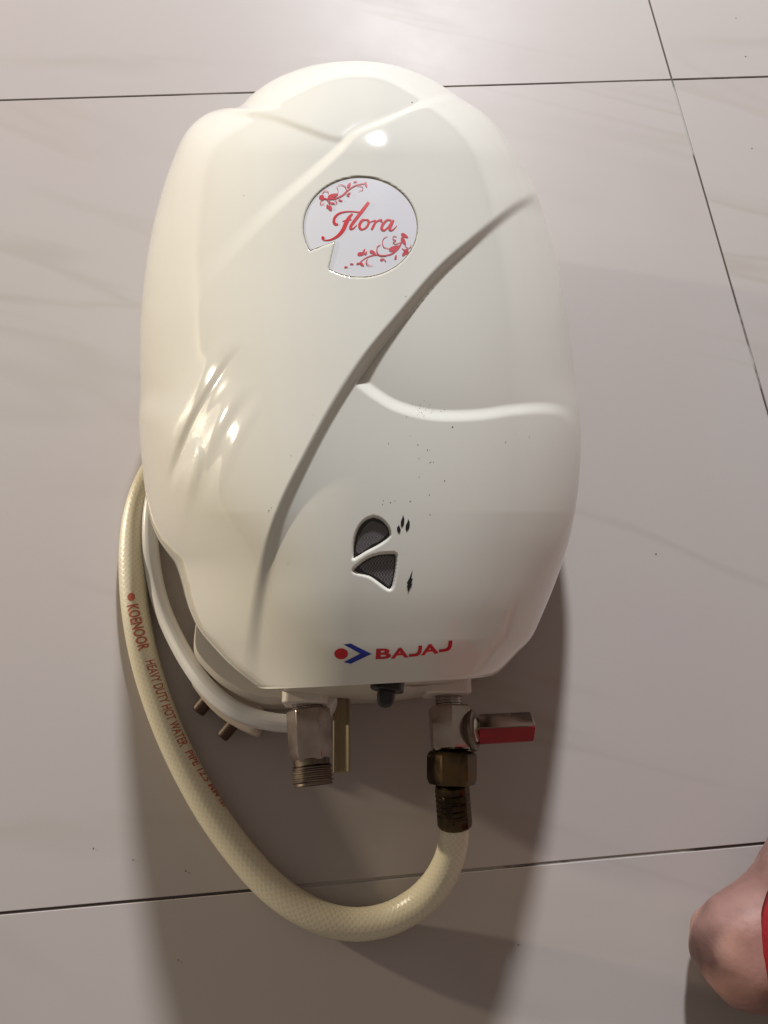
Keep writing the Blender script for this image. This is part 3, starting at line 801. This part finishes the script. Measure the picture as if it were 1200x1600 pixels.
# the print reads downwards along the hose: letter tops towards the right (towards the heater)
side = frames[len(frames) // 2][2]; TXT = 1
mbt = MB()
def angle_for(px, py, s_):
    """angle round the hose at which the surface is seen at (px, py)"""
    best = None
    for a_ in np.linspace(-1.6, 1.6, 161):
        p = on_hose(s_, a_, 0); c_ = M.inverted() @ p
        X = 600 + F * c_.x / -c_.z; Y = 800 - F * c_.y / -c_.z
        e_ = (X - px) ** 2 + (Y - py) ** 2
        if best is None or e_ < best[0]: best = (e_, a_)
    return best[1]
def pr(body, pa, pb, hgt, bold):
    sa, sb = s_at(*pa), s_at(*pb)
    hose_text(body, sa, sb, angle_for(*pa, sa), angle_for(*pb, sb), hgt, bold, mbt)
TXT = -1
tst = on_hose(s_at(214, 970), .3, 0) - on_hose(s_at(214, 970), 0, 0)
TXT = 1 if tst.x > 0 else -1
pr('KOENOOR', (208, 950), (227, 1020), .0072, .03)
pr('HEAVY DUTY HOT WATER', (235, 1035), (290, 1168), .0062, .018)
pr('PIPE 12.5 MM ISI', (296, 1176), (352, 1260), .0056, .018)
# small round emblem before the name
s0_ = s_at(206, 938); a0_ = angle_for(206, 938, s0_)
em = []
for rr2 in (.0026,):
    q = [on_hose(s0_ + rr2 * math.cos(k * math.pi / 8), a0_ + rr2 / .0083 * math.sin(k * math.pi / 8) * (1.0 if k % 2 else .8), .00012) for k in range(16)]
    em = q + [on_hose(s0_, a0_, .00016)]
mbt.add(em, [(i, 16, (i + 1) % 16) for i in range(16)])
mbt.build('hose_print', hose_ink_m, ht, sharp=None)
# coupling nut and ferrule
a = bv(706, 1173, ZP - .001); e = bv(706, 1226, ZP - .003); ax = (e - a).normalized(); Lh = ln(a, e)
rn = px_mm(80, bv(706, 1200, ZP)) / 2
mb = MB(); mb.add(*lathe(a, e, [(0, rn * .86), (.0015, rn * .96), (.003, rn), (Lh - .003, rn), (Lh, rn * .9), (Lh + .0003, rn * .6)], 6, math.pi / 6))
bevel(mb.build('coupling_nut', brass_m, hose, True, 25), .0006)
a2 = e + Vector((0, 0, 0)); e2 = bv(711, 1290, .053); ax = (e2 - a2).normalized(); Lh = ln(a2, e2); rf = px_mm(55, bv(709, 1260, .057)) / 2
prof = [(-.001, rf * .8), (0, rf * .94), (.001, rf * .97)]
for k in range(5): prof += [(.003 + k * .0026, rf), (.0038 + k * .0026, rf * .955), (.0046 + k * .0026, rf)]
prof += [(Lh - .001, rf), (Lh, rf * .95), (Lh, rf * .78)]
mb = MB(); mb.add(*lathe(a2, e2, prof, 14, .2)); fer = mb.build('ferrule', brass_m, hose, True, 20)
mb = MB()
for k in range(4):       # crimp teeth on the side that faces up
    c_ = a2 + ax * (.004 + k * .0036); upv = (Vector((0.15, 0, 1)) - ax * ax.z).normalized(); sd = ax.cross(upv)
    p = c_ + upv * rf * .97
    w2 = .0045 - .0003 * k
    v = [p - sd * w2 + upv * .0002, p + sd * w2 + upv * .0002, p + sd * w2 * .9 + ax * .0016 + upv * .0016, p - sd * w2 * .9 + ax * .0016 + upv * .0016, p + sd * w2 + ax * .0024 - upv * .0008, p - sd * w2 + ax * .0024 - upv * .0008]
    mb.add(v, [(0, 1, 2, 3), (3, 2, 4, 5), (0, 3, 5), (1, 4, 2)])
mb.build('crimp_teeth', brass_m, fer, True, 20)

# ------------------------------------------------------------------ the photographer's foot
bm = bmesh.new()
def capsule(p0, p1, r0, r1):
    k = max(2, int(np.linalg.norm(p1 - p0) / .004))
    for i in range(k + 1):
        t = i / k; p = p0 * (1 - t) + p1 * t; r_ = (r0 * (1 - t) + r1 * t) / 1000
        bmesh.ops.create_icosphere(bm, subdivisions=2, radius=r_, matrix=Matrix.Translation(Vector(p)))
HEEL = bp(1176, 1482, .030); TOE = bp(1440, 1100, .02)
dv = TOE - HEEL; dv[2] = 0; dv /= np.linalg.norm(dv); lt = np.array([dv[1], -dv[0], 0])
def fp(s_, l_, z_): return HEEL * np.array([1, 1, 0]) + dv * s_ / 1000 + lt * l_ / 1000 + np.array([0, 0, z_ / 1000])
ANK = bp(1340, 1486, .058)
ank = lambda z: np.array([ANK[0], ANK[1], z])
capsule(fp(0, 0, 30), fp(20, 4, 33), 31, 29); capsule(fp(4, 8, 30), fp(34, 24, 40), 30, 30)
capsule(fp(26, 18, 42), ank(.09), 29, 32); capsule(ank(.09), ank(.20), 32, 38)
capsule(fp(14, 2, 40), fp(30, 10, 62), 22, 22)
capsule(fp(28, 2, 36), fp(110, -2, 30), 27, 27); capsule(fp(40, 26, 32), fp(130, 34, 22), 28, 20)
capsule(fp(110, 2, 28), fp(158, -6, 20), 27, 21); capsule(fp(125, 30, 20), fp(152, 38, 16), 20, 15); capsule(fp(110, 14, 28), fp(156, 16, 18), 25, 17)
for l0, s1_, l1, r0, r1 in ((-8, 205, -12, 15, 11.5), (11, 203, 10, 10.5, 8.5), (24, 194, 26, 9.5, 8), (35, 183, 40, 9, 7.5), (44, 170, 52, 8.5, 7.5)):
    capsule(fp(150 - abs(l0) * .3, l0, 15), fp((150 + s1_) / 2, (l0 + l1) / 2, 15), r0, r0 * .95); capsule(fp((150 + s1_) / 2, (l0 + l1) / 2, 15), fp(s1_, l1, 10), r0 * .95, r1)
me = bpy.data.meshes.new('person'); bm.to_mesh(me); bm.free()
tmp = bpy.data.objects.new('person', me); C.objects.link(tmp)
md = tmp.modifiers.new('r', 'REMESH'); md.mode = 'VOXEL'; md.voxel_size = .0028
md = tmp.modifiers.new('s', 'SMOOTH'); md.factor = .5; md.iterations = 10
bpy.context.view_layer.update()
me2 = bpy.data.meshes.new_from_object(tmp.evaluated_get(bpy.context.evaluated_depsgraph_get()))
bpy.data.objects.remove(tmp)
for q in me2.vertices:
    if q.co.z < .0006: q.co.z = .0006
    if q.co.z > .21: q.co.z = .21
from mathutils import noise as mnoise
me2.update()
for q in me2.vertices:
    if q.co.z > .004:
        q.co += q.normal * (mnoise.noise(q.co * 38) * .0026 + mnoise.noise(q.co * 95) * .0009)
me2.materials.clear(); me2.materials.append(skin_m)
me2.polygons.foreach_set('use_smooth', [True] * len(me2.polygons)); me2.name = 'person'
person = bpy.data.objects.new('person', me2); C.objects.link(person)
person['label'] = 'bare foot of a person in red trousers standing at the right edge of the tiles'; person['category'] = 'person'
# trouser leg
tc_ = bp(1348, 1499, .055); v = []; nseg = 48
rowz = [(.056, .0490), (.054, .0505), (.058, .0505), (.075, .049), (.10, .050), (.13, .050), (.16, .053), (.20, .054), (.23, .056)]
for k, (z, r_) in enumerate(rowz):
    for i in range(nseg):
        a_ = 2 * math.pi * i / nseg
        wob = 1 + (.02 * math.sin(3 * a_ + z * 60) + .015 * math.sin(5 * a_ - z * 90)) * min(1, max(0, (z - .05) / .04))
        v.append((tc_[0] + .01 * (z - .05) / .25 + math.cos(a_) * r_ * wob, tc_[1] + math.sin(a_) * r_ * wob * 1.05, z))
f = [(k * nseg + i, k * nseg + (i + 1) % nseg, (k + 1) * nseg + (i + 1) % nseg, (k + 1) * nseg + i) for k in range(len(rowz) - 1) for i in range(nseg)]
obj('trouser_leg', v, f, cloth_m, person)

# ------------------------------------------------------------------ crumbs and dust on the tiles
rs = np.random.RandomState(9); mb = MB()
for x, y, r_ in [(1150, 28, 1.9), (1165, 88, 2.2), (1175, 231, 1.6), (146, 1325, 1.4), (290, 1361, 1.5), (208, 1343, 1.2), (810, 1476, 1.2), (1025, 865, 1.6), (278, 1500, 1.3)] + [(rs.uniform(0, 1200), rs.uniform(0, 1600), rs.uniform(.4, .9)) for _ in range(4)]:
    c_ = bp(x, y, 0.0003); rm = r_ / 2500
    mb.add([c_ + np.array([math.cos(a_) * rm, math.sin(a_) * rm * .7, 0]) for a_ in np.linspace(0, 2 * math.pi, 7)[:-1]] + [c_ + np.array([0, 0, rm * .5])], [(i, (i + 1) % 6, 6) for i in range(6)])
o = mb.build('floor_specks', dirt_m, None, sharp=None); o['kind'] = 'stuff'
o['label'] = 'tiny dark specks of grit scattered over the tiles'; o['category'] = 'grit'
